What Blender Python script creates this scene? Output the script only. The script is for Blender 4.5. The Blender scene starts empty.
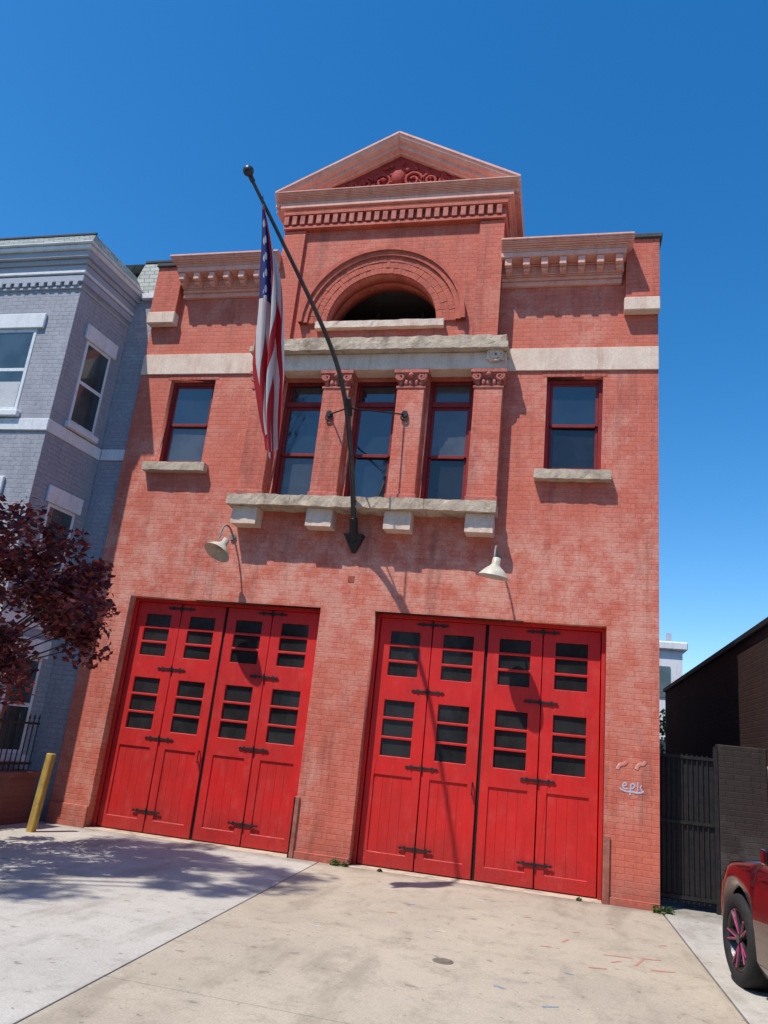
import bpy, bmesh, math, random
from mathutils import Vector, Matrix, noise
random.seed(7)
sc=bpy.context.scene
R=random.random
def U(a,b): return a+(b-a)*random.random()

# ------------------------------------------------------------------ materials
def mk(name):
    m=bpy.data.materials.new(name); m.use_nodes=True
    nt=m.node_tree; b=nt.nodes['Principled BSDF']
    return m,nt,b
def N(nt,t,**k):
    n=nt.nodes.new(t)
    for a,v in k.items():
        if a in n.inputs: n.inputs[a].default_value=v
        else: setattr(n,a,v)
    return n
def L(nt,a,b): nt.links.new(a,b)
def math_(nt,op,a,b=None,c=None,clamp=False):
    n=nt.nodes.new('ShaderNodeMath'); n.operation=op; n.use_clamp=clamp
    for i,v in enumerate((a,b,c)):
        if v is None: continue
        if isinstance(v,(int,float)): n.inputs[i].default_value=v
        else: L(nt,v,n.inputs[i])
    return n.outputs[0]
def mix(nt,fac,a,b,mode='MIX'):
    n=nt.nodes.new('ShaderNodeMix'); n.data_type='RGBA'; n.blend_type=mode
    for i,v in ((0,fac),(6,a),(7,b)):
        if isinstance(v,(int,float)): n.inputs[i].default_value=v
        elif isinstance(v,tuple): n.inputs[i].default_value=(v+(1,))[:4]
        else: L(nt,v,n.inputs[i])
    return n.outputs[2]
def ramp(nt,v,a,b,lo=0.0,hi=1.0):
    n=nt.nodes.new('ShaderNodeMapRange'); n.interpolation_type='SMOOTHSTEP'
    L(nt,v,n.inputs[0]); n.inputs[1].default_value=a; n.inputs[2].default_value=b
    n.inputs[3].default_value=lo; n.inputs[4].default_value=hi
    return n.outputs[0]
def noise_(nt,co,scale,detail=4,rough=.6,vec=None):
    n=nt.nodes.new('ShaderNodeTexNoise'); n.inputs['Scale'].default_value=scale
    n.inputs['Detail'].default_value=detail; n.inputs['Roughness'].default_value=rough
    if vec:
        mp=nt.nodes.new('ShaderNodeMapping'); mp.inputs['Scale'].default_value=vec
        L(nt,co,mp.inputs[0]); co=mp.outputs[0]
    L(nt,co,n.inputs['Vector']); return n.outputs[0]
def bump(nt,b,h,strength=.5,dist=.01):
    n=nt.nodes.new('ShaderNodeBump'); n.inputs['Strength'].default_value=strength; n.inputs['Distance'].default_value=dist
    L(nt,h,n.inputs['Height']); L(nt,n.outputs[0],b.inputs['Normal'])
def coords(nt): return nt.nodes.new('ShaderNodeTexCoord').outputs['Object']

def brick_mat(name,c1,c2,pale,mortar,palemask=None,bw=.21,rh=.0725,ms=.006,stain=.35,bs=.8,horiz=False,dark=(.13,.04,.03),palefac=.5,white=0):
    m,nt,b=mk(name); co=coords(nt)
    s=N(nt,'ShaderNodeSeparateXYZ'); L(nt,co,s.inputs[0])
    x=math_(nt,'ADD',s.outputs[0],s.outputs[1])
    cb=N(nt,'ShaderNodeCombineXYZ')
    if horiz:
        L(nt,s.outputs[2],cb.inputs[0]); L(nt,x,cb.inputs[1])
    else:
        L(nt,x,cb.inputs[0]); L(nt,s.outputs[2],cb.inputs[1])
    wb=noise_(nt,co,3,2); wv=math_(nt,'MULTIPLY',math_(nt,'SUBTRACT',wb,.5),.020)
    ad=N(nt,'ShaderNodeVectorMath',operation='ADD'); L(nt,cb.outputs[0],ad.inputs[0])
    c3=N(nt,'ShaderNodeCombineXYZ'); L(nt,wv,c3.inputs[0]); L(nt,wv,c3.inputs[1]); L(nt,c3.outputs[0],ad.inputs[1])
    t=N(nt,'ShaderNodeTexBrick'); L(nt,ad.outputs[0],t.inputs['Vector'])
    t.inputs['Scale'].default_value=1; t.inputs['Brick Width'].default_value=bw; t.inputs['Row Height'].default_value=rh
    t.inputs['Mortar Size'].default_value=ms; t.inputs['Mortar Smooth'].default_value=.6; t.inputs['Bias'].default_value=0
    t.inputs['Color1'].default_value=c1+(1,); t.inputs['Color2'].default_value=c2+(1,); t.inputs['Mortar'].default_value=mortar+(1,)
    n1=noise_(nt,co,.55,5,.65); n2=noise_(nt,co,2.6,7,.75); n3=noise_(nt,co,26,4,.7)
    st=noise_(nt,co,1.0,6,.75,vec=(3.0,3.0,.4))
    # paint film filling the joints in places
    flat=tuple((p+q)/2 for p,q in zip(c1,c2))
    col=mix(nt,ramp(nt,noise_(nt,co,1.8,6,.7),.40,.62,.15,.85),t.outputs['Color'],flat)
    f=math_(nt,'MULTIPLY',ramp(nt,n1,.40,.62),ramp(nt,n2,.42,.60))
    if palemask:
        z0,z1,amt=palemask
        band=math_(nt,'MULTIPLY',ramp(nt,s.outputs[2],z0-1.8,z0+.3),ramp(nt,s.outputs[2],z1+.6,z1-.4))
        f=math_(nt,'MAXIMUM',math_(nt,'MULTIPLY',f,palefac),math_(nt,'MULTIPLY',band,math_(nt,'MULTIPLY',ramp(nt,n2,.38,.64),amt)))
    else: f=math_(nt,'MULTIPLY',f,palefac)
    col=mix(nt,f,col,pale)
    chn=noise_(nt,co,11,7,.8)
    chip=ramp(nt,chn,.60,.68)
    col=mix(nt,math_(nt,'MULTIPLY',chip,.42),col,pale)
    chd=ramp(nt,chn,.42,.33)
    col=mix(nt,math_(nt,'MULTIPLY',chd,.45),col,tuple(c*.5 for c in c2))
    d=math_(nt,'MULTIPLY',ramp(nt,st,.50,.70),stain)
    col=mix(nt,d,col,dark)
    if white:
        ws=noise_(nt,co,1.7,7,.8,vec=(5,5,.5)); wm=math_(nt,'MULTIPLY',ramp(nt,ws,.60,.70),ramp(nt,chn,.42,.58))
        col=mix(nt,math_(nt,'MULTIPLY',wm,white),col,(.74,.56,.50))
    blot=math_(nt,'MULTIPLY',ramp(nt,noise_(nt,co,1.3,7,.75),.56,.70),stain*.7)
    col=mix(nt,blot,col,tuple(c*.6 for c in c2))
    g=math_(nt,'MULTIPLY',ramp(nt,s.outputs[2],.55,-.05),ramp(nt,n2,.3,.6,.25,.8))
    col=mix(nt,math_(nt,'MULTIPLY',g,.55),col,dark)
    v=ramp(nt,n3,.25,.75,.84,1.12)
    col=mix(nt,1.0,col,v,'MULTIPLY')
    L(nt,col,b.inputs['Base Color'])
    b.inputs['Roughness'].default_value=.72; b.inputs['Specular IOR Level'].default_value=.32
    h=math_(nt,'ADD',math_(nt,'SUBTRACT',1.0,t.outputs['Fac']),math_(nt,'MULTIPLY',n3,.5))
    bump(nt,b,h,bs,.006)
    return m
def rough_mat(name,c1,c2,scale=3,rough=.8,bs=.3,bd=.01,dark=None,darkamt=.4,fine=40,spec=.3,streak=False):
    m,nt,b=mk(name); co=coords(nt)
    n=noise_(nt,co,scale,6,.7); f=noise_(nt,co,fine,4,.7)
    col=mix(nt,ramp(nt,n,.3,.7),c1,c2)
    if dark:
        q=noise_(nt,co,scale*.6,6,.75,vec=(3,3,.5) if streak else (1,1,1))
        col=mix(nt,math_(nt,'MULTIPLY',ramp(nt,q,.46,.70),darkamt),col,dark)
    col=mix(nt,1.0,col,ramp(nt,f,.2,.8,.84,1.12),'MULTIPLY')
    L(nt,col,b.inputs['Base Color']); b.inputs['Roughness'].default_value=rough; b.inputs['Specular IOR Level'].default_value=spec
    bump(nt,b,math_(nt,'ADD',n,math_(nt,'MULTIPLY',f,.5)),bs,bd)
    return m
def glass_mat(name,col=(.02,.03,.04),ior=2.2,rough=.04,wav=.02):
    m,nt,b=mk(name); co=coords(nt)
    n=noise_(nt,co,1.7,3); 
    L(nt,mix(nt,ramp(nt,n,.35,.65),col,tuple(c*1.8 for c in col)),b.inputs['Base Color'])
    rg=ramp(nt,noise_(nt,co,5,5,.7),.4,.7,rough,rough+.10); L(nt,rg,b.inputs['Roughness']); b.inputs['IOR'].default_value=ior
    bump(nt,b,noise_(nt,co,2.2,2),wav*4,.02)
    return m

M_brick=brick_mat('painted_brick',(.62,.160,.102),(.52,.118,.075),(.70,.37,.285),(.47,.112,.078),palemask=(3.3,4.7,.72),stain=.42,white=.5,bs=.65)
M_brick_up=brick_mat('painted_brick_upper',(.59,.138,.086),(.49,.105,.067),(.65,.29,.21),(.44,.10,.068),stain=.40,palefac=.4,white=.25,bs=.65)
M_brick_sold=brick_mat('brick_soldier',(.55,.13,.085),(.46,.10,.065),(.6,.26,.2),(.34,.07,.05),horiz=True)
M_vous=rough_mat('arch_brick',(.58,.145,.09),(.44,.10,.065),9,.8,.5,.006,dark=(.25,.06,.05),darkamt=.55)
M_trim=rough_mat('salmon_trim',(.78,.43,.34),(.70,.33,.26),5,.6,.2,.005,dark=(.50,.18,.13),darkamt=.45,streak=True)
M_stone=rough_mat('sandstone',(.60,.49,.37),(.46,.36,.27),5,.9,.6,.02,dark=(.18,.125,.09),darkamt=.75)
M_stone_s=rough_mat('smooth_stone',(.78,.63,.50),(.68,.50,.40),3,.8,.3,.008,dark=(.45,.26,.19),darkamt=.5,streak=True)
M_cap=rough_mat('capital_paint',(.55,.18,.13),(.42,.11,.085),12,.7,.6,.01,dark=(.18,.05,.04),darkamt=.7)
M_tym=rough_mat('tympanum_red',(.42,.05,.04),(.28,.03,.025),10,.7,.6,.02)
M_winred=rough_mat('maroon_frame',(.25,.025,.025),(.18,.018,.018),8,.5,.15,.003)
M_black=rough_mat('black_iron',(.014,.014,.016),(.03,.026,.024),14,.5,.3,.003)
M_dark=rough_mat('dark_interior',(.012,.012,.013),(.02,.018,.016),3,.9)
M_pole=rough_mat('pole_metal',(.02,.022,.025),(.05,.05,.05),8,.4,.1,.003,spec=.5)
M_glassU=glass_mat('window_glass',(.010,.015,.022),1.9,.03,.035)
M_glassD=glass_mat('door_glass',(.018,.018,.018),1.75,.06,.06)
M_roof=rough_mat('roof_tar',(.06,.06,.065),(.09,.09,.09),4,.9)
M_lampw=rough_mat('lamp_enamel',(.62,.58,.48),(.5,.45,.36),10,.4,.1,.003,dark=(.3,.16,.08),darkamt=.5)
M_lampg=rough_mat('lamp_grey',(.16,.17,.16),(.26,.26,.24),10,.5,.1,.003)
def door_mat():
    m,nt,b=mk('red_door_paint'); co=coords(nt)
    n=noise_(nt,co,1.3,6,.7); f=noise_(nt,co,30,5,.7); st=noise_(nt,co,2.5,6,.7,vec=(4,4,.4))
    col=mix(nt,ramp(nt,n,.35,.65),(.64,.016,.014),(.52,.020,.016))
    col=mix(nt,math_(nt,'MULTIPLY',ramp(nt,st,.48,.72),.45),col,(.36,.014,.012))
    s=N(nt,'ShaderNodeSeparateXYZ'); L(nt,co,s.inputs[0])
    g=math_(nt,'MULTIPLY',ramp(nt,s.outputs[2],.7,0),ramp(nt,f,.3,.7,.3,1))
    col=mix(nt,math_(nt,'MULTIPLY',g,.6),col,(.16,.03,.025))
    fd=noise_(nt,co,5,7,.8,vec=(1,1,.6)); col=mix(nt,math_(nt,'MULTIPLY',ramp(nt,fd,.52,.66),.2),col,(.66,.10,.08))
    chip=ramp(nt,noise_(nt,co,16,8,.8),.65,.71)
    col=mix(nt,math_(nt,'MULTIPLY',chip,.4),col,(.50,.14,.11))
    L(nt,col,b.inputs['Base Color']); L(nt,ramp(nt,fd,.35,.65,.42,.65),b.inputs['Roughness']); b.inputs['Specular IOR Level'].default_value=.38
    bump(nt,b,math_(nt,'ADD',math_(nt,'MULTIPLY',st,.8),math_(nt,'MULTIPLY',f,.3)),.4,.008)
    return m
M_door=door_mat()

# ------------------------------------------------------------------ mesh helpers
def parent(name,loc=(0,0,0)):
    e=bpy.data.objects.new(name,None); sc.collection.objects.link(e); e.location=loc; e.empty_display_size=.2; return e
def fin(bm,name,mat,par=None,bev=0,smooth=False,seg=1):
    bmesh.ops.recalc_face_normals(bm,faces=bm.faces[:])
    me=bpy.data.meshes.new(name); bm.to_mesh(me); bm.free()
    o=bpy.data.objects.new(name,me); sc.collection.objects.link(o)
    for mm in (mat if isinstance(mat,list) else [mat]): me.materials.append(mm)
    if par: o.parent=par
    if smooth:
        for p in me.polygons: p.use_smooth=True
    if bev:
        md=o.modifiers.new('b','BEVEL'); md.width=bev; md.segments=seg; md.limit_method='ANGLE'; md.angle_limit=math.radians(40)
    return o
def box(bm,x0,x1,y0,y1,z0,z1,mi=0):
    v=[bm.verts.new(p) for p in ((x0,y0,z0),(x1,y0,z0),(x1,y1,z0),(x0,y1,z0),(x0,y0,z1),(x1,y0,z1),(x1,y1,z1),(x0,y1,z1))]
    fs=[(0,3,2,1),(4,5,6,7),(0,1,5,4),(1,2,6,5),(2,3,7,6),(3,0,4,7)]
    for f in fs:
        fc=bm.faces.new([v[i] for i in f]); fc.material_index=mi
    return v
def boxes(lst,name,mat,par=None,bev=0):
    bm=bmesh.new()
    for b in lst: box(bm,*b)
    return fin(bm,name,mat,par,bev)
def rough_box(x0,x1,y0,y1,z0,z1,name,mat,par,amp=.02,res=.06):
    bm=bmesh.new(); box(bm,x0,x1,y0,y1,z0,z1)
    for ax,a,b_ in ((0,x0,x1),(1,y0,y1),(2,z0,z1)):
        n=max(2,int((b_-a)/res))
        for i in range(1,n):
            co=[0,0,0]; co[ax]=a+(b_-a)*i/n; no=[0,0,0]; no[ax]=1
            bmesh.ops.bisect_plane(bm,geom=bm.verts[:]+bm.edges[:]+bm.faces[:],plane_co=co,plane_no=no)
    for v in bm.verts:
        p=v.co.copy(); v.co+=noise.noise_vector(p*7)*amp+noise.noise_vector(p*19)*amp*.6
    return fin(bm,name,mat,par)
def poly(outer,holes,y0,y1,name,mat,par,bev=0):
    cu=bpy.data.curves.new('t','CURVE'); cu.dimensions='2D'; cu.fill_mode='BOTH'; cu.extrude=abs(y1-y0)/2
    for pts in [outer]+holes:
        s=cu.splines.new('POLY'); s.points.add(len(pts)-1)
        for p,q in zip(s.points,pts): p.co=(q[0],q[1],0,1)
        s.use_cyclic_u=True
    ob=bpy.data.objects.new('t',cu); sc.collection.objects.link(ob)
    dg=bpy.context.evaluated_depsgraph_get(); dg.update()
    me=bpy.data.meshes.new_from_object(ob.evaluated_get(dg))
    bpy.data.objects.remove(ob)
    ym=(y0+y1)/2
    for v in me.vertices:
        x,y,z=v.co; v.co=(x,ym+z,y)
    bm=bmesh.new(); bm.from_mesh(me); bpy.data.meshes.remove(me)
    bmesh.ops.remove_doubles(bm,verts=bm.verts[:],dist=1e-5)
    return fin(bm,name,mat,par,bev)
def rect(x0,x1,z0,z1): return [(x0,z0),(x1,z0),(x1,z1),(x0,z1)]
def arc(cx,cz,r,a0,a1,n=32): return [(cx+r*math.cos(math.radians(a0+(a1-a0)*i/n)),cz+r*math.sin(math.radians(a0+(a1-a0)*i/n))) for i in range(n+1)]
def mold(prof,p0,p1,name,mat,par,bev=0):
    bm=bmesh.new()
    a=[bm.verts.new((p0[0],y,p0[1]+z)) for y,z in prof]; b=[bm.verts.new((p1[0],y,p1[1]+z)) for y,z in prof]
    n=len(prof)
    for i in range(n): bm.faces.new((a[i],a[(i+1)%n],b[(i+1)%n],b[i]))
    bm.faces.new(a); bm.faces.new(b[::-1])
    return fin(bm,name,mat,par,bev)
def cyl(bm,p0,p1,r0,r1=None,n=12,caps=True):
    r1=r0 if r1 is None else r1
    p0=Vector(p0);p1=Vector(p1); d=(p1-p0).normalized(); u=d.orthogonal().normalized(); w=d.cross(u)
    A=[bm.verts.new(p0+(u*math.cos(2*math.pi*i/n)+w*math.sin(2*math.pi*i/n))*r0) for i in range(n)]
    B=[bm.verts.new(p1+(u*math.cos(2*math.pi*i/n)+w*math.sin(2*math.pi*i/n))*r1) for i in range(n)]
    for i in range(n): bm.faces.new((A[i],A[(i+1)%n],B[(i+1)%n],B[i]))
    if caps: bm.faces.new(A[::-1]); bm.faces.new(B)
def tube(pts,rads,name,mat,par,n=12):
    cu=bpy.data.curves.new(name,'CURVE'); cu.dimensions='3D'; cu.bevel_depth=1; cu.bevel_resolution=3; cu.use_fill_caps=True
    s=cu.splines.new('NURBS'); s.points.add(len(pts)-1)
    for i,p in enumerate(pts):
        s.points[i].co=tuple(p)+(1,); s.points[i].radius=rads[i] if isinstance(rads,(list,tuple)) else rads
    s.use_endpoint_u=True; s.order_u=min(4,len(pts)); s.resolution_u=10
    ob=bpy.data.objects.new('t',cu); sc.collection.objects.link(ob)
    dg=bpy.context.evaluated_depsgraph_get(); dg.update()
    me=bpy.data.meshes.new_from_object(ob.evaluated_get(dg)); bpy.data.objects.remove(ob)
    for p in me.polygons: p.use_smooth=True
    me.materials.append(mat)
    o=bpy.data.objects.new(name,me); sc.collection.objects.link(o); o.parent=par
    return o

# ------------------------------------------------------------------ FIRE STATION
FS=parent('fire_station')
XL,XR=-7.22,1.25
DL=(-6.58,-3.46); DR=(-2.64,.58); DH=3.4
AC=(-2.99,7.99); AR=.90
PC=[-4.79,-3.59,-2.39,-1.20]
WZ0,WZ1=5.02,7.12
wins=[(PC[i]+.24,PC[i+1]-.24) for i in range(3)]
outer=[(XL,-.05),(DL[0],-.05),(DL[0],DH),(DL[1],DH),(DL[1],-.05),(DR[0],-.05),(DR[0],DH),(DR[1],DH),(DR[1],-.05),(XR,-.05),(XR,9.12),(XL,9.12)]
holes=[rect(a,b,WZ0,WZ1) for a,b in wins]+[rect(-6.62,-5.80,5.6,7.13),rect(-.35,.47,5.6,7.13)]
holes.append([(AC[0]-AR-.05,AC[1]-.05),(AC[0]+AR+.05,AC[1]-.05)]+arc(AC[0],AC[1],AR+.05,0,180)[0:])
poly(outer,holes,0,.34,'front_wall',M_brick,FS)
boxes([(XL,XL+.3,.34,18,-.05,9.12),(XR-.3,XR,.34,18,-.05,9.12),(XL,XR,18,18.3,-.05,9.12)],'side_walls',M_brick_up,FS)
boxes([(XL+.3,XR-.3,.345,18,8.98,9.1)],'roof',M_roof,FS)
boxes([(XL+.3,XR-.3,3.6,3.7,.0,8.9),(XL+.3,XR-.3,.345,3.6,4.2,4.4)],'interior_walls',M_dark,FS)
by=-.24
poly([(-4.83,7.66),(AC[0]-1.9,7.66),(-1.13,7.66),(-1.13,10.12),(-4.83,10.12)],[[(AC[0]+AR,AC[1])]+arc(AC[0],AC[1],AR,2,178)+[(AC[0]-AR,AC[1])]],by,-.001,'central_bay_wall',M_brick_up,FS)
boxes([(-4.83,-1.13,.0,1.2,9.12,10.12)],'bay_return_wall',M_brick_up,FS)
boxes([(-4.85,-4.47,by-.06,by-.002,7.68,9.78),(-1.50,-1.11,by-.06,by-.002,7.68,9.78)],'bay_strips',M_brick_up,FS)
bm=bmesh.new()
for ring,(r0,r1,n,pj) in enumerate([(.905,1.005,46,.03),(1.008,1.11,50,.036),(1.113,1.215,56,.042),(1.218,1.30,30,.075),(1.303,1.365,30,.11)]):
    for i in range(n):
        e=.022 if ring<3 else 0
        a0=math.pi*(i+e)/n; a1=math.pi*(i+1-e)/n
        vs=[]
        jj=U(-.003,.003) if ring<3 else 0
        for yy in (by-pj+jj,by+.02):
            for a,r in ((a0,r0),(a1,r0),(a1,r1),(a0,r1)):
                vs.append(bm.verts.new((AC[0]+r*math.cos(a),yy,AC[1]+r*math.sin(a))))
        fl=((0,1,2,3),(4,7,6,5),(0,4,5,1),(1,5,6,2),(2,6,7,3),(3,7,4,0)) if ring<3 else ((0,1,2,3),(4,7,6,5),(0,4,5,1),(2,6,7,3))
        for f in fl: bm.faces.new([vs[k] for k in f])
bmesh.ops.remove_doubles(bm,verts=bm.verts[:],dist=1e-5)
fin(bm,'arch_voussoirs',M_vous,FS)
rough_box(-4.05,-1.95,-.34,.2,7.87,7.985,'arch_sill',M_stone_s,FS,.008)
boxes([(-3.9,-2.1,.9,.95,8.0,8.22),(-3.4,-3.34,.9,.96,8.2,8.9),(-2.6,-2.54,.9,.96,8.2,8.9)],'arch_inner_board',M_roof,FS)
boxes([(-4.87,-1.09,by-.10,.3,9.80,9.86),(-4.89,-1.07,by-.13,.3,10.06,10.12)],'bay_corbel',M_brick_up,FS,.005)
dl=[];x=-4.87
while x<-1.17: dl.append((x,x+.085,by-.12,by-.002,9.875,10.05)); x+=.145
boxes(dl,'bay_dentils',M_cap,FS,.004)
boxes([(-4.86,-1.10,by-.04,.3,9.865,10.055)],'dentil_back',M_cap,FS)
bx0,bx1=-4.83,-1.12
OV=.235
def stepc(x0,x1,yf,yb,steps,name,mat,par):
    boxes([(x0-dx,x1+dx,yf-dx,yb,z0,z1) for (dx,z0,z1) in steps],name,mat,par,.010)
steps=[(.05,10.125,10.16),(.08,10.162,10.195),(.14,10.197,10.31)]
zz=10.312
for i in range(7):
    t=i/6; d=.15+.075*(1-math.cos(t*math.pi))/2; steps.append((d,zz,zz+.019)); zz+=.0195
steps.append((OV,zz,zz+.03)); ztop=zz+.03
stepc(bx0,bx1,by,1.3,steps,'pediment_cornice',M_trim,FS)
O2=OV+.004
ax=(bx0+bx1)/2; xL=bx0-O2; xR=bx1+O2; zA=11.32; rt=.25
zL=ztop+.012-rt
sl=(zA-zL)/(ax-xL)
poly([(xL+(ztop-.01-zL)/sl,ztop-.01),(xR-(ztop-.01-zL)/sl,ztop-.01),(ax,zA-.02)],[],by+.03,.9,'pediment_block',M_tym,FS)
prof=[(by+.10,-.05),(by-.05,-.05),(by-.05,.01),(by-.12,.01),(by-.12,.085),(by-.17,.10),(by-.21,.15),(by-O2+.01,.205),(by-O2,.205),(by-O2,rt),(1.301,rt),(1.301,-.05)]
mold(prof,(xL,zL),(ax,zA),'rake_cornice_a',M_trim,FS,.004)
mold(prof,(xR,zL-.001),(ax,zA),'rake_cornice_b',M_trim,FS,.004)
bm=bmesh.new()
def torus(bm,c,R0,r,n=18,m=6,turn=1.0,shrink=0.0,dirn=1,ph=0):
    prev=None
    steps_=int(n*turn)
    for i in range(steps_+1):
        a=ph+dirn*2*math.pi*i/n; RR=R0*(1-shrink*i/steps_)
        ring=[]
        for j in range(m):
            b=2*math.pi*j/m; rr=RR+r*math.cos(b)
            ring.append(bm.verts.new((c[0]+rr*math.cos(a),c[1]+r*math.sin(b),c[2]+rr*math.sin(a))))
        if prev:
            for j in range(m): bm.faces.new((prev[j],prev[(j+1)%m],ring[(j+1)%m],ring[j]))
        prev=ring
yt=by+.015
for sgn in (-1,1):
    for k,(dx,rz) in enumerate(((.26,.19),(.56,.15),(.80,.11),(1.0,.08),(1.16,.05))):
        torus(bm,(ax+sgn*dx,yt,ztop+.11+rz*.8),rz,.03,turn=1.7,shrink=.78,dirn=sgn,ph=math.pi/2 if k%2 else -math.pi/2)
for q in range(70):
    dx=U(-1.25,1.25); h=(1-abs(dx)/1.5)*.62; p=(ax+dx,yt,ztop+.05+U(0,max(.03,h)))
    bmesh.ops.create_icosphere(bm,subdivisions=1,radius=U(.02,.05),matrix=Matrix.Translation(p))
bmesh.ops.create_uvsphere(bm,u_segments=14,v_segments=8,radius=.13,matrix=Matrix.Translation((ax,yt,ztop+.34))@Matrix.Diagonal((1,.5,1.15,1)))
fin(bm,'tympanum_carving',M_tym,FS,smooth=True)

def side_cornice(x0,x1,nm):
    l=[(x0+.04,x1,-.06,.5,8.70,8.78),(x0+.04,x1,-.10,.5,8.782,8.83),(x0+.02,x1,-.13,.5,8.86,9.00),(x0,x1,-.36,.5,9.03,9.12)]
    l.append((x0+.04,x1,-.115,.5,8.832,8.858)); l.append((x0+.02,x1,-.15,.5,9.002,9.028))
    z=9.122
    for i in range(6):
        t=i/5; d=.37+.10*(1-math.cos(t*math.pi))/2; l.append((x0-(d-.37),x1+(0),-d,.5,z,z+.022)); z+=.0225
    l.append((x0-.11,x1,-.49,.5,z,z+.04))
    boxes(l,nm,M_trim,FS,.008)
    b=[];n=max(2,int((x1-x0)/.27)); 
    for i in range(n+1):
        xx=x0+.10+(x1-x0-.22)*i/n
        b.append((xx-.055,xx+.055,-.34,-.131,8.89,9.026)); b.append((xx-.045,xx+.045,-.27,-.131,8.835,8.888))
    boxes(b,nm+'_modillions',M_trim,FS,.012)
side_cornice(-6.72,-4.835,'left_cornice')
def mirror(nm):
    for o in list(FS.children):
        if o.name.startswith(nm):
            me=o.data.copy()
            for v in me.vertices: v.co.x=2*(-2.98)-v.co.x
            me.flip_normals()
            o2=bpy.data.objects.new(o.name.replace('left','right'),me); sc.collection.objects.link(o2); o2.parent=FS
            md=o2.modifiers.new('b','BEVEL'); md.width=.01; md.segments=1; md.limit_method='ANGLE'
mirror('left_cornice')
boxes([(XL-.01,-6.74,-.13,.5,8.38,9.30),(.77,XR+.01,-.13,.5,8.38,9.42)],'corner_piers',M_brick_up,FS,.004)
boxes([(XL-.02,-6.72,-.16,-.001,8.16,8.38),(.75,XR+.015,-.16,-.001,8.16,8.38)],'pier_blocks',M_stone_s,FS,.012)
boxes([(XL-.04,-6.80,-.17,.6,9.302,9.37),(.86,XR+.05,-.17,.9,9.422,9.50)],'pier_caps',M_roof,FS,.01)
boxes([(XL,-4.835,.02,.34,9.121,9.2),(-1.125,XR,.02,.34,9.121,9.25)],'parapet',M_brick_up,FS)
boxes([(XL-.005,-5.03,-.03,-.001,7.23,7.61),(-.97,XR+.005,-.03,-.001,7.23,7.61)],'belt_course',M_stone_s,FS,.006)
boxes([(-5.03,-.96,-.28,-.001,7.14,7.42)],'window_entablature',M_stone_s,FS,.008)
rough_box(-5.08,-.93,-.42,-.002,7.425,7.52,'stone_ledge_lower',M_stone,FS,.012)
rough_box(-5.05,-.96,-.36,-.002,7.50,7.67,'stone_ledge',M_stone,FS,.016)
bm=bmesh.new()
torus(bm,(-1.12,-.32,7.36),.09,.03,turn=1.8,shrink=.8)
torus(bm,(-1.12,-.32,7.36),.11,.02,turn=1)
for q in range(12): bmesh.ops.create_icosphere(bm,subdivisions=1,radius=.03,matrix=Matrix.Translation((-1.12+U(-.13,.13),-.31,7.36+U(-.1,.1))))
fin(bm,'carved_block',M_stone_s,FS,smooth=True)
boxes([(c-.215,c+.215,-.22,-.001,5.05,6.86) for c in PC],'pilasters',M_brick,FS,.01)
boxes([(c-.235,c+.235,-.24,-.001,5.02,5.12) for c in PC],'pilaster_bases',M_cap,FS,.01)
bm=bmesh.new()
for c in PC:
    box(bm,c-.23,c+.23,-.235,-.001,6.845,6.88)
    vs=[]
    for z,e,yy in ((6.88,.20,-.205),(7.0,.21,-.22),(7.08,.25,-.27)):
        vs.append([bm.verts.new(p) for p in ((c-e,yy,z),(c+e,yy,z),(c+e,-.001,z),(c-e,-.001,z))])
    for a,b in zip(vs,vs[1:]):
        for i in range(4): bm.faces.new((a[i],a[(i+1)%4],b[(i+1)%4],b[i]))
    box(bm,c-.27,c+.27,-.29,-.001,7.08,7.138)
    for sx in (-1,1):
        torus(bm,(c+sx*.17,-.255,7.02),.07,.026,n=14,turn=1.6,shrink=.8,dirn=-sx,ph=math.pi/2)
        cyl(bm,(c+sx*.18,-.25,7.02),(c+sx*.18,-.05,7.02),.07,n=12)
    for i in range(5):
        xx=c-.16+.08*i
        bmesh.ops.create_icosphere(bm,subdivisions=2,radius=.038,matrix=Matrix.Translation((xx,-.225,6.935))@Matrix.Diagonal((.9,.8,1.5,1)))
    bmesh.ops.create_icosphere(bm,subdivisions=2,radius=.045,matrix=Matrix.Translation((c,-.27,7.04)))
fin(bm,'capitals',M_cap,FS,.004)
for i in range(4):
    a=-5.07+4.11*i/4; b=-5.07+4.11*(i+1)/4-.006
    rough_box(a,b,-.36,.0,4.85,5.015,'window_sill_%d'%i,M_stone,FS,.014)
for i,c in enumerate(PC): rough_box(c-.20,c+.20,-.26,.0,4.57,4.845,'sill_bracket_%d'%i,M_stone_s,FS,.006)
rough_box(-6.76,-5.66,-.15,-.001,5.45,5.59,'left_window_sill',M_stone,FS,.01)
rough_box(-.47,.60,-.15,-.001,5.45,5.59,'right_window_sill',M_stone,FS,.01)
boxes([(-6.68,-5.74,-.004,.0,7.135,7.225),(-.41,.53,-.004,.0,7.135,7.225)],'window_lintels',M_brick_sold,FS)

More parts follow.
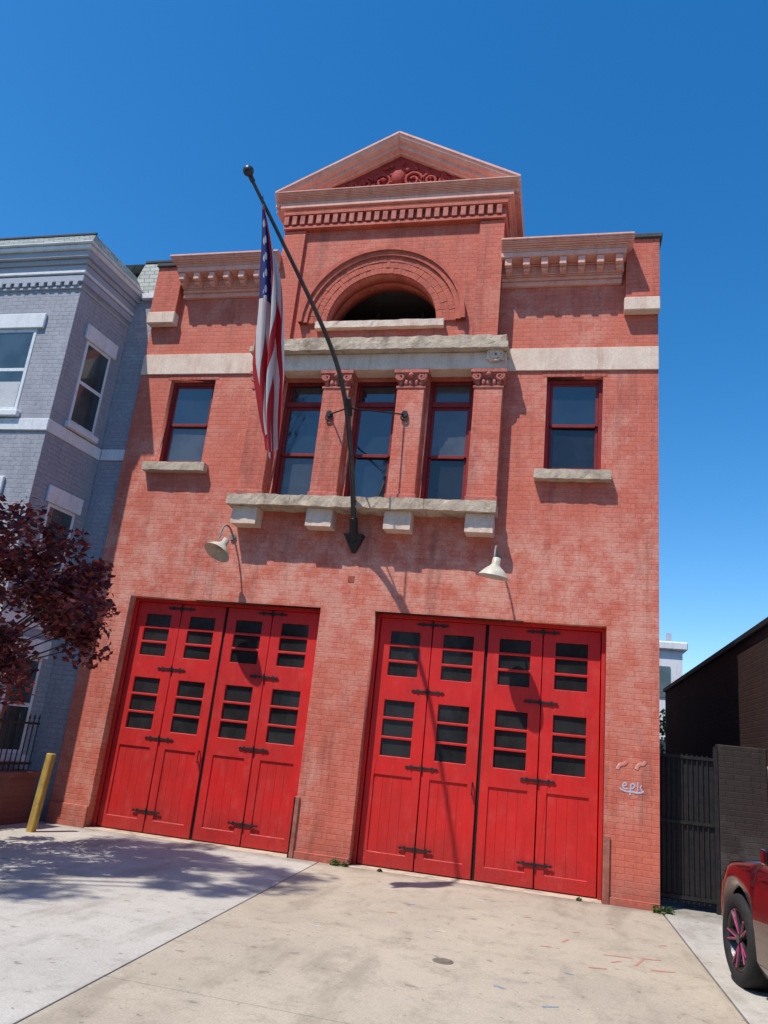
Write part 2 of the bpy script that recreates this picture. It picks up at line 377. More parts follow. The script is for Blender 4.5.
def window(x0,x1,z0,z1,y,nm,transom=None,glass=M_glassU,glass2=None,parent_=FS,frame=M_winred,fw=.055,meet=None):
    l=[(x0,x0+fw,y,y+.12,z0,z1),(x1-fw,x1,y,y+.12,z0,z1),(x0+fw,x1-fw,y,y+.12,z1-fw,z1),(x0+fw,x1-fw,y,y+.12,z0,z0+fw*1.2)]
    a,b=x0+fw,x1-fw; top=z1-fw; bot=z0+fw*1.2
    if transom:
        l.append((a,b,y-.01,y+.12,transom-.04,transom+.04)); top=transom-.04
        l+= [(a,a+.035,y+.03,y+.07,transom+.04,z1-fw),(b-.035,b,y+.03,y+.07,transom+.04,z1-fw)]
    mz=meet or (top+bot)/2; s=.042
    l+=[(a,a+s,y+.03,y+.065,mz,top),(b-s,b,y+.03,y+.065,mz,top),(a+s,b-s,y+.03,y+.065,top-s,top),(a+s,b-s,y+.03,y+.065,mz-.02,mz+.03)]
    l+=[(a,a+s,y+.07,y+.105,bot,mz),(b-s,b,y+.07,y+.105,bot,mz),(a+s,b-s,y+.07,y+.105,bot,bot+.06)]
    boxes(l,nm+'_frame',frame,parent_,.004)
    for k,(zA_,zB_,yy) in enumerate(((mz,z1-fw,y+.045),(bot,mz+.01,y+.085))):
        bm=bmesh.new()
        t1,t2=U(-.006,.006),U(-.006,.006)
        vs=[bm.verts.new(p) for p in ((a+.01,yy+t1,zA_),(b-.01,yy-t1,zA_),(b-.01,yy-t1+t2,zB_),(a+.01,yy+t1+t2,zB_))]; bm.faces.new(vs)
        fin(bm,nm+'_glass_%d'%k,(glass2 or glass) if k else glass,parent_)
M_glassL=glass_mat('lower_glass',(.010,.012,.015),1.6,.06)
M_glassG=glass_mat('grey_glass',(.042,.047,.052),1.75,.10,.05)
for i,(a,b) in enumerate(wins): window(a,b,WZ0,WZ1,.10,'centre_window_%d'%i,transom=6.72,meet=5.85,glass=[M_glassU,M_glassU,M_glassG][i],glass2=[M_glassG,M_glassU,M_glassL][i])
window(-6.62,-5.80,5.6,7.13,.10,'left_window',meet=6.35,glass2=M_glassG)
window(-.35,.47,5.6,7.13,.10,'right_window',meet=6.38,glass2=M_glassL)
dy=.20
def leafs(X0,X1,nm):
    boxes([(X0,X0+.05,dy-.04,dy+.1,0,DH),(X1-.05,X1,dy-.04,dy+.1,0,DH),(X0+.05,X1-.05,dy-.04,dy+.1,DH-.05,DH)],nm+'_surround',M_door,FS,.004)
    a=X0+.055; w=(X1-.055-a)/4
    for i in range(4):
        gap=.006
        l0=a+w*i+(.022 if i==2 else gap); l1=a+w*(i+1)-(.022 if i==1 else gap)
        cx=(l0+l1)/2; hw=.215
        hs=[]
        for k in range(3): hs.append(rect(cx-hw,cx+hw,3.165-.225*k-.19,3.165-.225*k))
        for k in range(3): hs.append(rect(cx-hw,cx+hw,2.185-.262*k-.228,2.185-.262*k))
        hs.append(rect(l0+.12,l1-.12,.20,1.18))
        yy=dy+(0 if i<2 else .006)
        poly(rect(l0,l1,.025,DH-.055),hs,yy,yy+.055,nm+'_leaf_%d'%i,M_door,FS,.006)
        bm=bmesh.new()
        for (zt,h) in [(3.165-.225*k,.19) for k in range(3)]+[(2.185-.262*k,.228) for k in range(3)]:
            t1,t2=U(-.005,.005),U(-.004,.004)
            bm.faces.new([bm.verts.new(p) for p in ((cx-hw-.01,yy+.034+t1,zt-h-.01),(cx+hw+.01,yy+.034-t1,zt-h-.01),(cx+hw+.01,yy+.034-t1+t2,zt+.01),(cx-hw-.01,yy+.034+t1+t2,zt+.01))])
        fin(bm,nm+'_glass_%d'%i,M_glassD,FS)
        nb=4; pw=(l1-l0-.22)/nb
        boxes([(l0+.11+pw*j+.001,l0+.11+pw*(j+1)-.001,yy+.018,yy+.04,.19,1.19) for j in range(nb)],nm+'_panel_%d'%i,M_door,FS,.001)
    boxes([(X0,X1,dy+.12,dy+.13,0,DH)],nm+'_backing',M_dark,FS)
    boxes([(a+2*w-.03,a+2*w+.03,dy+.03,dy+.06,.0,DH-.05)],nm+'_seam',M_dark,FS)
    bm=bmesh.new(); hx=a+2*w-.07
    cyl(bm,(hx,dy-.045,1.05),(hx,dy-.045,1.22),.009,n=8); cyl(bm,(hx,dy-.045,1.06),(hx,dy,1.06),.009,n=8); cyl(bm,(hx,dy-.045,1.21),(hx,dy,1.21),.009,n=8)
    for c in (a+w,a+3*w):
        for z in (3.28,2.34,1.32,.30):
            y0=dy-.014; z+=U(-.01,.01)
            cyl(bm,(c,y0-.004,z-.045),(c,y0-.004,z+.045),.013,n=8)
            for sx in (-1,1):
                pts=[(0,.018),(.12,.012),(.135,.027),(.155,.027),(.165,.010),(.185,.010),(.20,.020),(.235,0)]
                up=[(c+sx*p,z+q) for p,q in pts]; dn=[(c+sx*p,z-q) for p,q in pts[::-1][1:]]
                ring=up+dn
                A=[bm.verts.new((p,y0,q)) for p,q in ring];B=[bm.verts.new((p,y0+.012,q)) for p,q in ring]
                bm.faces.new(A)
                for i in range(len(A)): bm.faces.new((A[i],A[(i+1)%len(A)],B[(i+1)%len(A)],B[i]))
    fin(bm,nm+'_hinges',M_black,FS)
    boxes([(X0+.001,X1-.001,-.02,.34,-.04,.012)],nm+'_threshold',M_stone,FS,.006)
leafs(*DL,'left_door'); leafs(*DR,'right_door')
M_guard=rough_mat('guard_steel',(.30,.085,.06),(.38,.17,.12),8,.5,.2,.004,dark=(.1,.04,.03))
boxes([(DL[1]-.03,DL[1]+.05,-.035,-.002,0,.78),(DL[1]-.03,DL[1]-.002,-.035,.10,0,.78),(DR[1]+.002,DR[1]+.08,-.035,-.002,0,.78)],'corner_guards',M_guard,FS,.006)
boxes([(XL,DL[0]-.004,-.03,-.001,-.02,.30),(DL[1]+.055,DR[0]-.01,-.02,-.001,-.02,.10),(DR[1]+.085,XR,-.025,-.001,-.02,.09)],'plinth',M_brick,FS,.006)
M_rust=rough_mat('rust_patch',(.40,.10,.05),(.28,.07,.04),14,.9)
boxes([(-3.10,-3.0,-.006,.0,3.80,3.90)],'anchor_plate',M_rust,FS,.003)
# graffiti
M_graf=rough_mat('blue_spray_paint',(.34,.46,.60),(.58,.36,.34),16,.8)
M_grafp=rough_mat('pink_spray_paint',(.66,.33,.27),(.58,.18,.13),9,.8)
gp=parent('graffiti')
def stroke(pts,r,nm,mat=M_graf): 
    o=tube([(x,-.003,z) for x,z in pts],r,nm,mat,gp)
    for v in o.data.vertices: v.co.y=-.003+(v.co.y+.003)*.12
gx,gz=.80,1.38; k=.6
def S(l): return [(gx+a*k,gz+b*k) for a,b in l]
stroke(S([(0,0),(.1,.02),(.09,.09),(.02,.07),(0,-.02),(.06,-.06),(.12,-.03)]),.011,'e')
stroke(S([(.16,-.16),(.17,0),(.18,.08),(.25,.07),(.26,0),(.19,-.03)]),.011,'p')
stroke(S([(.32,.12),(.31,0),(.31,-.09)]),.009,'k1')
stroke(S([(.40,.06),(.33,.01),(.42,-.08)]),.009,'k2')
stroke(S([(-.05,-.04),(.06,-.12),(.2,-.06),(.32,-.13),(.44,-.06)]),.013,'swash')
for (x0,z0) in ((.74,1.58),(.97,1.60)):
    stroke([(x0,z0),(x0+.04,z0+.12),(x0+.08,z0+.02),(x0+.11,z0+.11)],.024,'scribble',M_grafp)

# ------------------------------------------------------------------ wall lamps
def wall_lamp(x,z,tilt,name):
    P=parent(name)
    tube([(x,-.01,z+.36),(x,-.22,z+.54),(x,-.44,z+.50),(x,-.47,z+.22)],.014,'gooseneck',M_lampg,P)
    bm=bmesh.new(); cyl(bm,(x,-.005,z+.36),(x,-.03,z+.36),.05,n=16); 
    fin(bm,'wall_plate',M_lampg,P)
    bm=bmesh.new()
    prof=[(.03,.26),(.055,.25),(.06,.16),(.08,.13),(.13,.09),(.205,.0),(.212,-.014),(.20,-.006),(.12,.07),(.06,.11),(.0,.11)]
    rings=[]
    M_=Matrix.Translation((x,-.47,z))@Matrix.Rotation(tilt[0],4,'X')@Matrix.Rotation(tilt[1],4,'Y')
    for r,h in prof:
        rings.append([bm.verts.new(M_@Vector((r*math.cos(2*math.pi*i/28),r*math.sin(2*math.pi*i/28),h))) for i in range(28)])
    for a,b in zip(rings,rings[1:]):
        for i in range(28): bm.faces.new((a[i],a[(i+1)%28],b[(i+1)%28],b[i]))
    bmesh.ops.remove_doubles(bm,verts=bm.verts[:],dist=1e-4)
    fin(bm,'shade',M_lampw,P,smooth=True)
    bm=bmesh.new(); bmesh.ops.create_uvsphere(bm,u_segments=14,v_segments=10,radius=.045,matrix=M_@Matrix.Translation((0,0,.05)))
    fin(bm,'bulb',M_lampw,P,smooth=True)
wall_lamp(-5.02,4.05,(math.radians(-26),math.radians(14)),'wall_lamp')
wall_lamp(-.93,3.90,(math.radians(4),math.radians(8)),'wall_lamp.001')

# ------------------------------------------------------------------ flagpole
FP=parent('flagpole')
px=-3.05
pp=[(px,-.12,4.42),(px,-.35,4.95),(px,-.8,5.6),(px-.01,-1.25,6.12),(px-.08,-1.7,6.55),(px-.25,-2.3,6.95),(px-.5,-3.1,7.42),(px-.70,-3.82,7.80)]
tube(pp,[.040,.040,.038,.036,.032,.029,.024,.020],'pole',M_pole,FP)
bm=bmesh.new(); bmesh.ops.create_uvsphere(bm,u_segments=20,v_segments=12,radius=.065,matrix=Matrix.Translation((px-.715,-3.87,7.845)))
cyl(bm,(px-.68,-3.77,7.77),(px-.71,-3.84,7.82),.03)
fin(bm,'finial_ball',M_pole,FP,smooth=True)
bm=bmesh.new()
v0=[bm.verts.new(p) for p in ((px-.15,-.01,4.50),(px+.15,-.01,4.50),(px+.15,-.18,4.50),(px-.15,-.18,4.50))]
v1=[bm.verts.new(p) for p in ((px-.03,-.01,4.24),(px+.03,-.01,4.24),(px+.03,-.06,4.24),(px-.03,-.06,4.24))]
for i in range(4): bm.faces.new((v0[i],v0[(i+1)%4],v1[(i+1)%4],v1[i]))
bm.faces.new(v0); bm.faces.new(v1)
cyl(bm,(px,-.10,4.4),(px,-.25,4.72),.06)
fin(bm,'base_bracket',M_black,FP,.006)
bm=bmesh.new()
cyl(bm,(PC[1]-.05,-.22,6.40),(px,-1.18,6.06),.012,n=8); cyl(bm,(PC[2]-.05,-.22,6.40),(px,-1.18,6.06),.012,n=8)
for c in (PC[1]-.05,PC[2]-.05):
    cyl(bm,(c,-.215,6.40),(c,-.26,6.40),.05,n=14)
    torus(bm,(c,-.25,6.34),.05,.012)
cyl(bm,(px,-1.10,5.98),(px,-1.28,6.16),.055,n=12)
fin(bm,'stays',M_black,FP)
def flag_mat():
    m,nt,b=mk('flag_cloth')
    uv=nt.nodes.new('ShaderNodeTexCoord').outputs['UV']; s=N(nt,'ShaderNodeSeparateXYZ'); L(nt,uv,s.inputs[0])
    u,v=s.outputs[0],s.outputs[1]
    st=math_(nt,'MODULO',math_(nt,'FLOOR',math_(nt,'MULTIPLY',u,13)),2)
    col=mix(nt,st,(.50,.02,.03),(.72,.70,.68))
    inc=math_(nt,'MULTIPLY',math_(nt,'LESS_THAN',u,7/13),math_(nt,'LESS_THAN',v,.42))
    gu=math_(nt,'SUBTRACT',math_(nt,'FRACT',math_(nt,'MULTIPLY',u,13/7*5)),.5)
    gv=math_(nt,'SUBTRACT',math_(nt,'FRACT',math_(nt,'MULTIPLY',v,14)),.5)
    dd=math_(nt,'SQRT',math_(nt,'ADD',math_(nt,'MULTIPLY',gu,gu),math_(nt,'MULTIPLY',gv,gv)))
    star=math_(nt,'LESS_THAN',dd,.24)
    cant=mix(nt,star,(.025,.04,.19),(.6,.6,.62))
    col=mix(nt,inc,col,cant); L(nt,col,b.inputs['Base Color']); b.inputs['Roughness'].default_value=.8
    tr=N(nt,'ShaderNodeBsdfTranslucent'); L(nt,col,tr.inputs[0])
    ms=N(nt,'ShaderNodeMixShader'); ms.inputs[0].default_value=.3
    L(nt,b.outputs[0],ms.inputs[1]); L(nt,tr.outputs[0],ms.inputs[2]); L(nt,ms.outputs[0],nt.nodes['Material Output'].inputs[0])
    return m
bm=bmesh.new(); uvl=bm.loops.layers.uv.new()
NS,NT=90,120; T=Vector((px-.63,-3.58,7.66)); B=Vector((-3.27,-3.0,4.52))
grid=[]
for j in range(NT+1):
    t=j/NT; c=T.lerp(B,t)+Vector((.05*math.sin(t*5),.05*math.sin(t*4+1),0)); row=[]
    wd=.05+.25*math.sin(min(1,t*1.4)*math.pi/2)*(1-.55*max(0,t-.7)/.3)
    amp=.02+.10*min(1,t*2.2)
    for i in range(NS+1):
        s=i/NS; ph=s*2*math.pi*2.3+2.4*math.sin(t*2.2)+.7*math.sin(s*6+t*5)
        x=(s-.5)*wd+.16*wd*math.sin(ph*2+.6)
        y=amp*math.sin(ph)
        sag=.9*abs(s-.7)*t*t*.6
        z=sag*1.0+(.22*(1-s)-.1)*(1-t)
        row.append(bm.verts.new(c+Vector((x*.94-y*.42,x*.35+y*.88,z))))
    grid.append(row)
for j in range(NT):
    for i in range(NS):
        f=bm.faces.new((grid[j][i],grid[j][i+1],grid[j+1][i+1],grid[j+1][i]))
        for lp,(a,b) in zip(f.loops,((i,j),(i+1,j),(i+1,j+1),(i,j+1))): lp[uvl].uv=(a/NS+.10*math.sin(b/NT*4),b/NT)
fo=fin(bm,'flag',flag_mat(),FP,smooth=True)

# ------------------------------------------------------------------ NEIGHBOUR ROW HOUSE (grey)
RH=parent('grey_brick_row_house')
M_grey=brick_mat('grey_painted_brick',(.34,.345,.39),(.30,.305,.35),(.42,.42,.46),(.23,.235,.27),stain=.2,dark=(.14,.14,.17))
M_gtrim=rough_mat('white_paint',(.74,.75,.78),(.66,.67,.70),4,.6,.15,.004,dark=(.4,.4,.4),darkamt=.35,streak=True)
M_gblue=rough_mat('blue_grey_paint',(.40,.42,.48),(.35,.37,.43),4,.6,.15,.004)
def slate():
    m,nt,b=mk('slate_roof'); co=coords(nt); s=N(nt,'ShaderNodeSeparateXYZ'); L(nt,co,s.inputs[0])
    cb=N(nt,'ShaderNodeCombineXYZ'); L(nt,math_(nt,'ADD',s.outputs[0],s.outputs[1]),cb.inputs[0]); L(nt,s.outputs[2],cb.inputs[1])
    t=N(nt,'ShaderNodeTexBrick'); L(nt,cb.outputs[0],t.inputs[0]); t.inputs['Scale'].default_value=1; t.inputs['Brick Width'].default_value=.2; t.inputs['Row Height'].default_value=.11; t.inputs['Mortar Size'].default_value=.008
    t.inputs['Color1'].default_value=(.13,.155,.145,1); t.inputs['Color2'].default_value=(.24,.27,.25,1); t.inputs['Mortar'].default_value=(.04,.04,.04,1)
    L(nt,t.outputs[0],b.inputs['Base Color']); b.inputs['Roughness'].default_value=.6
    bump(nt,b,math_(nt,'SUBTRACT',1.0,t.outputs[1]),.6,.01); return m
M_slate=slate()
hx0=-12.5
def prism(bm,pts,z0,z1):
    a=[bm.verts.new((x,y,z0)) for x,y in pts]; b=[bm.verts.new((x,y,z1)) for x,y in pts]; n=len(pts)
    for i in range(n): bm.faces.new((a[i],a[(i+1)%n],b[(i+1)%n],b[i]))
    bm.faces.new(a[::-1]); bm.faces.new(b)
C1=(-7.84,-1.2);C2=(-7.72,.06)
def off(d,e=None):
    e=d*.7 if e is None else e
    return [(hx0-d,C1[1]-d),(C1[0]+e,C1[1]-d),(C2[0]+e,C2[1]),(C2[0]+e,1.0),(hx0-d,1.0)]
bm=bmesh.new(); prism(bm,off(0),-.05,8.6); fin(bm,'bay_walls',M_grey,RH)
bm=bmesh.new(); box(bm,-7.715,-7.235,.06,.4,-.05,8.75); box(bm,hx0,-7.24,1.0,14,-.05,8.75); fin(bm,'main_wall',M_grey,RH)
bm=bmesh.new(); prism(bm,off(.03),5.66,5.86); prism(bm,off(.03),2.72,2.9);box(bm,-7.68,-7.232,.03,.055,5.66,5.86); fin(bm,'string_courses',M_gtrim,RH,.008)
bm=bmesh.new()
prism(bm,off(.03),8.18,8.22);prism(bm,off(.05),8.30,8.42); fin(bm,'frieze',M_gblue,RH,.006)
bm=bmesh.new()
prism(bm,off(.07),8.44,8.50); prism(bm,off(.20),8.82,8.90); prism(bm,off(.24),8.905,8.94); fin(bm,'eave_cornice',M_gtrim,RH,.012)
bm=bmesh.new(); prism(bm,off(.05),8.505,8.615); prism(bm,off(.09),8.62,8.70); prism(bm,off(.15),8.705,8.815); fin(bm,'eave_fascia',M_gblue,RH,.006)
bm=bmesh.new()
x=-12.3
while x<-7.9: box(bm,x,x+.09,-1.26,-1.2,8.225,8.298); x+=.16
fin(bm,'dentils',M_gblue,RH,.004)
bm=bmesh.new()
o0=off(.16);o1=[(hx0-.0,-.95),(-8.02,-.95),(-7.95,.2),(-7.95,1.0),(hx0,1.0)]
a=[bm.verts.new((x,y,8.945)) for x,y in o0];b=[bm.verts.new((x,y,9.42)) for x,y in o1]
for i in range(5): bm.faces.new((a[i],a[(i+1)%5],b[(i+1)%5],b[i]))
bm.faces.new(b)
q=[bm.verts.new(p) for p in ((-7.9,.07,8.86),(-7.235,.07,8.86),(-7.235,.40,9.78),(-7.9,.40,9.78))]; bm.faces.new(q)
q=[bm.verts.new(p) for p in ((hx0,.40,9.78),(-7.235,.40,9.78),(-7.235,14,9.9),(hx0,14,9.9))]; bm.faces.new(q)
fin(bm,'slate_roof',M_slate,RH)
boxes([(hx0,-8.0,-.97,-.93,9.422,9.46),(-7.9,-7.236,.38,.44,9.79,9.84)],'ridge_flashing',M_roof,RH,.005)
boxes([(-7.55,-7.236,-.02,.10,8.751,8.86)],'main_gutter',M_gtrim,RH,.01)
M_wglass=glass_mat('house_glass',(.03,.045,.05),1.8)
M_shade=rough_mat('window_blind',(.55,.56,.58),(.48,.50,.52),4,.8,.2,.004)
def hwin(x0,x1,z0,z1):
    y=-1.2
    boxes([(x0,x0+.06,y-.012,y+.1,z0,z1),(x1-.06,x1,y-.012,y+.1,z0,z1),(x0+.06,x1-.06,y-.012,y+.1,z1-.06,z1),(x0+.06,x1-.06,y-.012,y+.1,z0,z0+.07),(x0+.06,x1-.06,y-.008,y+.05,(z0+z1)/2-.03,(z0+z1)/2+.03)],'front_window_frame',M_gtrim,RH,.005)
    boxes([(x0+.06,x1-.06,y-.004,y+.01,z0+.07,z1-.06)],'front_window_glass',M_wglass,RH)
    boxes([(x0+.07,x1-.07,y-.0065,y-.0045,z0+.07,z0+.52)],'front_window_blind',M_shade,RH)
    boxes([(x0-.12,x1+.12,y-.05,y-.001,z1+.003,z1+.27),(x0-.08,x1+.08,y-.09,y-.001,z0-.1,z0-.003)],'front_window_stone',M_gtrim,RH,.01)
for z0,z1 in ((5.98,7.45),(3.1,4.62)):
    hwin(-9.35,-8.46,z0,z1); hwin(-11.3,-10.4,z0,z1)
hwin(-9.35,-8.46,.9,2.3)
dv=Vector((C2[0]-C1[0],C2[1]-C1[1],0)); Ls=dv.length; dv.normalize(); nv=Vector((dv.y,-dv.x,0))
def sbox(bm,s0,s1,o0_,o1_,z0,z1):
    vs=box(bm,s0,s1,o0_,o1_,z0,z1)
    for v in vs:
        s,o,z=v.co; p=Vector((C1[0],C1[1],0))+dv*s+nv*o; v.co=(p.x,p.y,z)
for z0,z1 in ((5.98,7.45),(3.1,4.62),(.9,2.3)):
    s0,s1=.38,1.0
    bm=bmesh.new(); sbox(bm,s0,s0+.05,-.05,.015,z0,z1);sbox(bm,s1-.05,s1,-.05,.015,z0,z1);sbox(bm,s0+.05,s1-.05,-.05,.015,z1-.05,z1);sbox(bm,s0+.05,s1-.05,-.05,.015,z0,z0+.06);sbox(bm,s0+.05,s1-.05,-.05,.012,(z0+z1)/2-.03,(z0+z1)/2+.03); fin(bm,'side_window_frame',M_gtrim,RH,.004)
    bm=bmesh.new(); sbox(bm,s0+.05,s1-.05,-.02,.006,z0+.06,z1-.05); fin(bm,'side_window_glass',M_wglass,RH)
    bm=bmesh.new(); sbox(bm,s0-.08,s1+.08,.001,.05,z1+.003,z1+.27); sbox(bm,s0-.06,s1+.06,.001,.09,z0-.1,z0-.003); fin(bm,'side_window_stone',M_gtrim,RH,.008)
PR=parent('porch')
boxes([(-7.80,-7.68,-1.75,-1.63,0,2.3),(-9.9,-7.6,-1.8,-1.3,2.3,2.45),(-9.9,-9.78,-1.75,-1.63,0,2.3)],'porch_frame',M_gtrim,PR,.015)
GW=parent('garden_wall')
M_gw=brick_mat('garden_brick',(.20,.07,.05),(.14,.05,.04),(.25,.15,.12),(.12,.09,.08),stain=.4)
boxes([(-7.62,-7.35,-8,-.25,-.05,.62)],'wall',M_gw,GW); boxes([(-7.66,-7.31,-8.04,-.22,.622,.70)],'coping',M_gw,GW,.01)
IF=parent('iron_fence')
bm=bmesh.new(); y=-7.9
while y<-.3:
    cyl(bm,(-7.48,y,.70),(-7.48,y,1.42),.009,n=6); cyl(bm,(-7.48,y,1.42),(-7.48,y,1.5),.018,.001,n=6); y+=.11
box(bm,-7.49,-7.47,-7.95,-.28,1.34,1.37); box(bm,-7.49,-7.47,-7.95,-.28,.78,.81)
fin(bm,'pickets',M_black,IF)
YB=parent('yellow_post')
M_yel=rough_mat('yellow_paint',(.46,.30,.06),(.34,.21,.05),8,.6,.3,.005,dark=(.10,.07,.05),darkamt=.7,streak=True)
bm=bmesh.new()
vs=box(bm,-6.82,-6.72,-1.0,-.90,-.02,1.0); 
for v in vs:
    if v.co.z>.5: v.co.x-=.01; v.co.y+=.10
fin(bm,'post',M_yel,YB,.012)

# ------------------------------------------------------------------ RIGHT SIDE
M_db=brick_mat('dark_brick',(.060,.028,.022),(.042,.020,.016),(.095,.055,.048),(.04,.033,.03),stain=.5,dark=(.015,.012,.012))
BB=parent('low_brick_building')
boxes([(2.6,12,-.6,10.3,-.05,3.55)],'walls',M_db,BB); boxes([(2.55,12.05,-.65,10.35,3.552,3.64)],'coping',M_black,BB,.01)
boxes([(2.7,11.9,-.5,10.2,3.641,3.66)],'roof',M_roof,BB)
M_wg=brick_mat('shade_toned_brick',(.045,.030,.027),(.030,.021,.020),(.10,.09,.088),(.028,.025,.024),stain=.6,dark=(.012,.012,.012),palefac=.6)  # grey brick darkened in colour to stand for the alley wall's shade
AW=parent('alley_wall')
boxes([(2.02,2.598,.42,.66,-.05,2.02)],'wall',M_wg,AW,.01)
AG=parent('iron_gate')
bm=bmesh.new(); x=1.33
while x<1.95: cyl(bm,(x,.45,.08),(x,.45,1.86),.010,n=6); x+=.062
for z in (.12,1.0,1.80): box(bm,1.29,1.97,.435,.465,z,z+.04)
box(bm,1.26,1.30,.42,.48,0,1.95); box(bm,1.96,2.01,.42,.48,0,1.98); box(bm,1.30,1.96,.468,.474,.1,1.82)
fin(bm,'gate',M_black,AG)
CF=parent('chain_link_fence')
M_galv=rough_mat('galvanised',(.35,.36,.37),(.26,.27,.28),9,.45)
bm=bmesh.new(); FY=-.35
cyl(bm,(2.45,FY,0),(2.45,FY,1.75),.026); bmesh.ops.create_uvsphere(bm,u_segments=10,v_segments=6,radius=.034,matrix=Matrix.Translation((2.45,FY,1.77)))
def wire(a,b): cyl(bm,a,b,.003,n=4,caps=False)
for k in range(-2,17):
    for sgn in (1,-1):
        x0,x1=2.45,2.595; z0=k*.1
        za=z0 if sgn==1 else z0+.145; zb=za+sgn*.145
        if min(za,zb)>.03 and max(za,zb)<1.68: wire((x0,FY,za),(x1,FY,zb))
cyl(bm,(2.45,FY,1.68),(2.597,FY,1.68),.016)
fin(bm,'fence',M_galv,CF)
WH=parent('white_house')
boxes([(-1,5.0,24,34,0,6.6)],'walls',M_gtrim,WH); boxes([(-1.2,5.2,23.8,34.2,6.6,6.95)],'cornice',M_gtrim,WH,.05)
boxes([(3.9,4.5,23.95,23.999,4.6,5.9),(2.6,3.2,23.95,23.999,4.6,5.9),(3.9,4.5,23.95,23.999,1.6,2.9)],'windows',M_wglass,WH)
boxes([(4.5,4.7,25,25.3,6.951,7.5)],'chimney',M_gblue,WH)

# ------------------------------------------------------------------ GROUND
def conc(name,c1,c2,dark):
    m,nt,b=mk(name); co=coords(nt)
    n1=noise_(nt,co,.5,7,.7); n2=noise_(nt,co,3.5,7,.75); n3=noise_(nt,co,70,4,.8); n4=noise_(nt,co,.9,5,.6,vec=(2.2,.6,1))
    col=mix(nt,ramp(nt,n1,.34,.64),c1,c2)
    col=mix(nt,math_(nt,'MULTIPLY',ramp(nt,n2,.48,.68),.45),col,dark)
    col=mix(nt,math_(nt,'MULTIPLY',ramp(nt,n4,.52,.68),.50),col,dark)
    sp=ramp(nt,noise_(nt,co,7,3,.5),.67,.71); col=mix(nt,math_(nt,'MULTIPLY',sp,.45),col,(.14,.12,.10))
    sq=ramp(nt,noise_(nt,co,19,3,.5),.68,.73); col=mix(nt,math_(nt,'MULTIPLY',sq,.55),col,(.12,.10,.08))
    pl=ramp(nt,noise_(nt,co,13,4,.6),.68,.72); col=mix(nt,math_(nt,'MULTIPLY',pl,.4),col,(.62,.58,.52))
    col=mix(nt,1.0,col,ramp(nt,n3,.2,.8,.78,1.16),'MULTIPLY')
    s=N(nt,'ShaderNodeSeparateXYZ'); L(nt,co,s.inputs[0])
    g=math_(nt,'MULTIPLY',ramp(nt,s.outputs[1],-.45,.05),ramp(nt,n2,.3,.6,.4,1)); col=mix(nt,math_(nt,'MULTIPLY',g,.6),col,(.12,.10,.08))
    L(nt,col,b.inputs['Base Color']); b.inputs['Roughness'].default_value=.9; b.inputs['Specular IOR Level'].default_value=.25
    bump(nt,b,math_(nt,'ADD',math_(nt,'MULTIPLY',n3,.5),math_(nt,'MULTIPLY',n2,.5)),.5,.008)
    return m
M_c1=conc('concrete_light',(.50,.47,.42),(.43,.40,.355),(.27,.24,.20))
M_c2=conc('concrete_tan',(.47,.40,.31),(.40,.34,.265),(.24,.20,.15))
M_base=rough_mat('ground_soil',(.10,.085,.06),(.06,.055,.04),2,.95,.5,.02)
M_asph=rough_mat('asphalt',(.05,.05,.052),(.07,.068,.065),2,.9,.5,.008)
bm=bmesh.new(); box(bm,-250,250,-250,250,-.3,-.13); fin(bm,'ground',M_base)
def slabpoly(l,nm,mat,par):
    bm=bmesh.new()
    for pts in l: prism(bm,pts,-.12,.004)
    return fin(bm,nm,mat,par,.003)
DW=parent('driveway')
g=.007
jx=lambda y: -3.05-.05*y
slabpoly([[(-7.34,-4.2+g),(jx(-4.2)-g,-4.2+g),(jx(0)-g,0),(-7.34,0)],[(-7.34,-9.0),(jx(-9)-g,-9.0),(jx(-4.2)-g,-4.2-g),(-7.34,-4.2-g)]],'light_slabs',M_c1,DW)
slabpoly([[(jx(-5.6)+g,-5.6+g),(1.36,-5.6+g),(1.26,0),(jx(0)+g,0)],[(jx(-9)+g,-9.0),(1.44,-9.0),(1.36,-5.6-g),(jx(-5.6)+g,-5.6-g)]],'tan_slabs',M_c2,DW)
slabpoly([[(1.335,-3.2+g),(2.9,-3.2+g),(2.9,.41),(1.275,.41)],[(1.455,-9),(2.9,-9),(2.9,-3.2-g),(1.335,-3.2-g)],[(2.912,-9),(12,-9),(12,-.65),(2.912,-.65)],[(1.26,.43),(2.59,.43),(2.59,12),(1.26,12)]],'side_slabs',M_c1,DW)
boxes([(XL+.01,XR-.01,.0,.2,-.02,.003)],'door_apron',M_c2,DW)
boxes([(-80,80,-21,-10.6,-.128,-.10)],'road',M_asph)
KB=parent('kerb'); boxes([(-80,-7.4,-10.6,-10.45,-.12,.03),(3,80,-10.6,-10.45,-.12,.03),(-80,80,-21.15,-21.0,-.12,.03)],'kerb_stones',M_c1,KB,.01)
boxes([(-80,80,-10.45,-9.02,-.12,.002),(-80,80,-25,-21.15,-.12,.002)],'sidewalk',M_c1)
boxes([(-80,-7.7,-9.0,-1.3,-.12,.0)],'lawn',rough_mat('grass',(.05,.09,.02),(.07,.10,.03),4,.9,.6,.03))
boxes([(-60+6*i,-57+6*i,-15.85,-15.73,-.098,-.094) for i in range(20)],'lane_markings',M_gtrim)
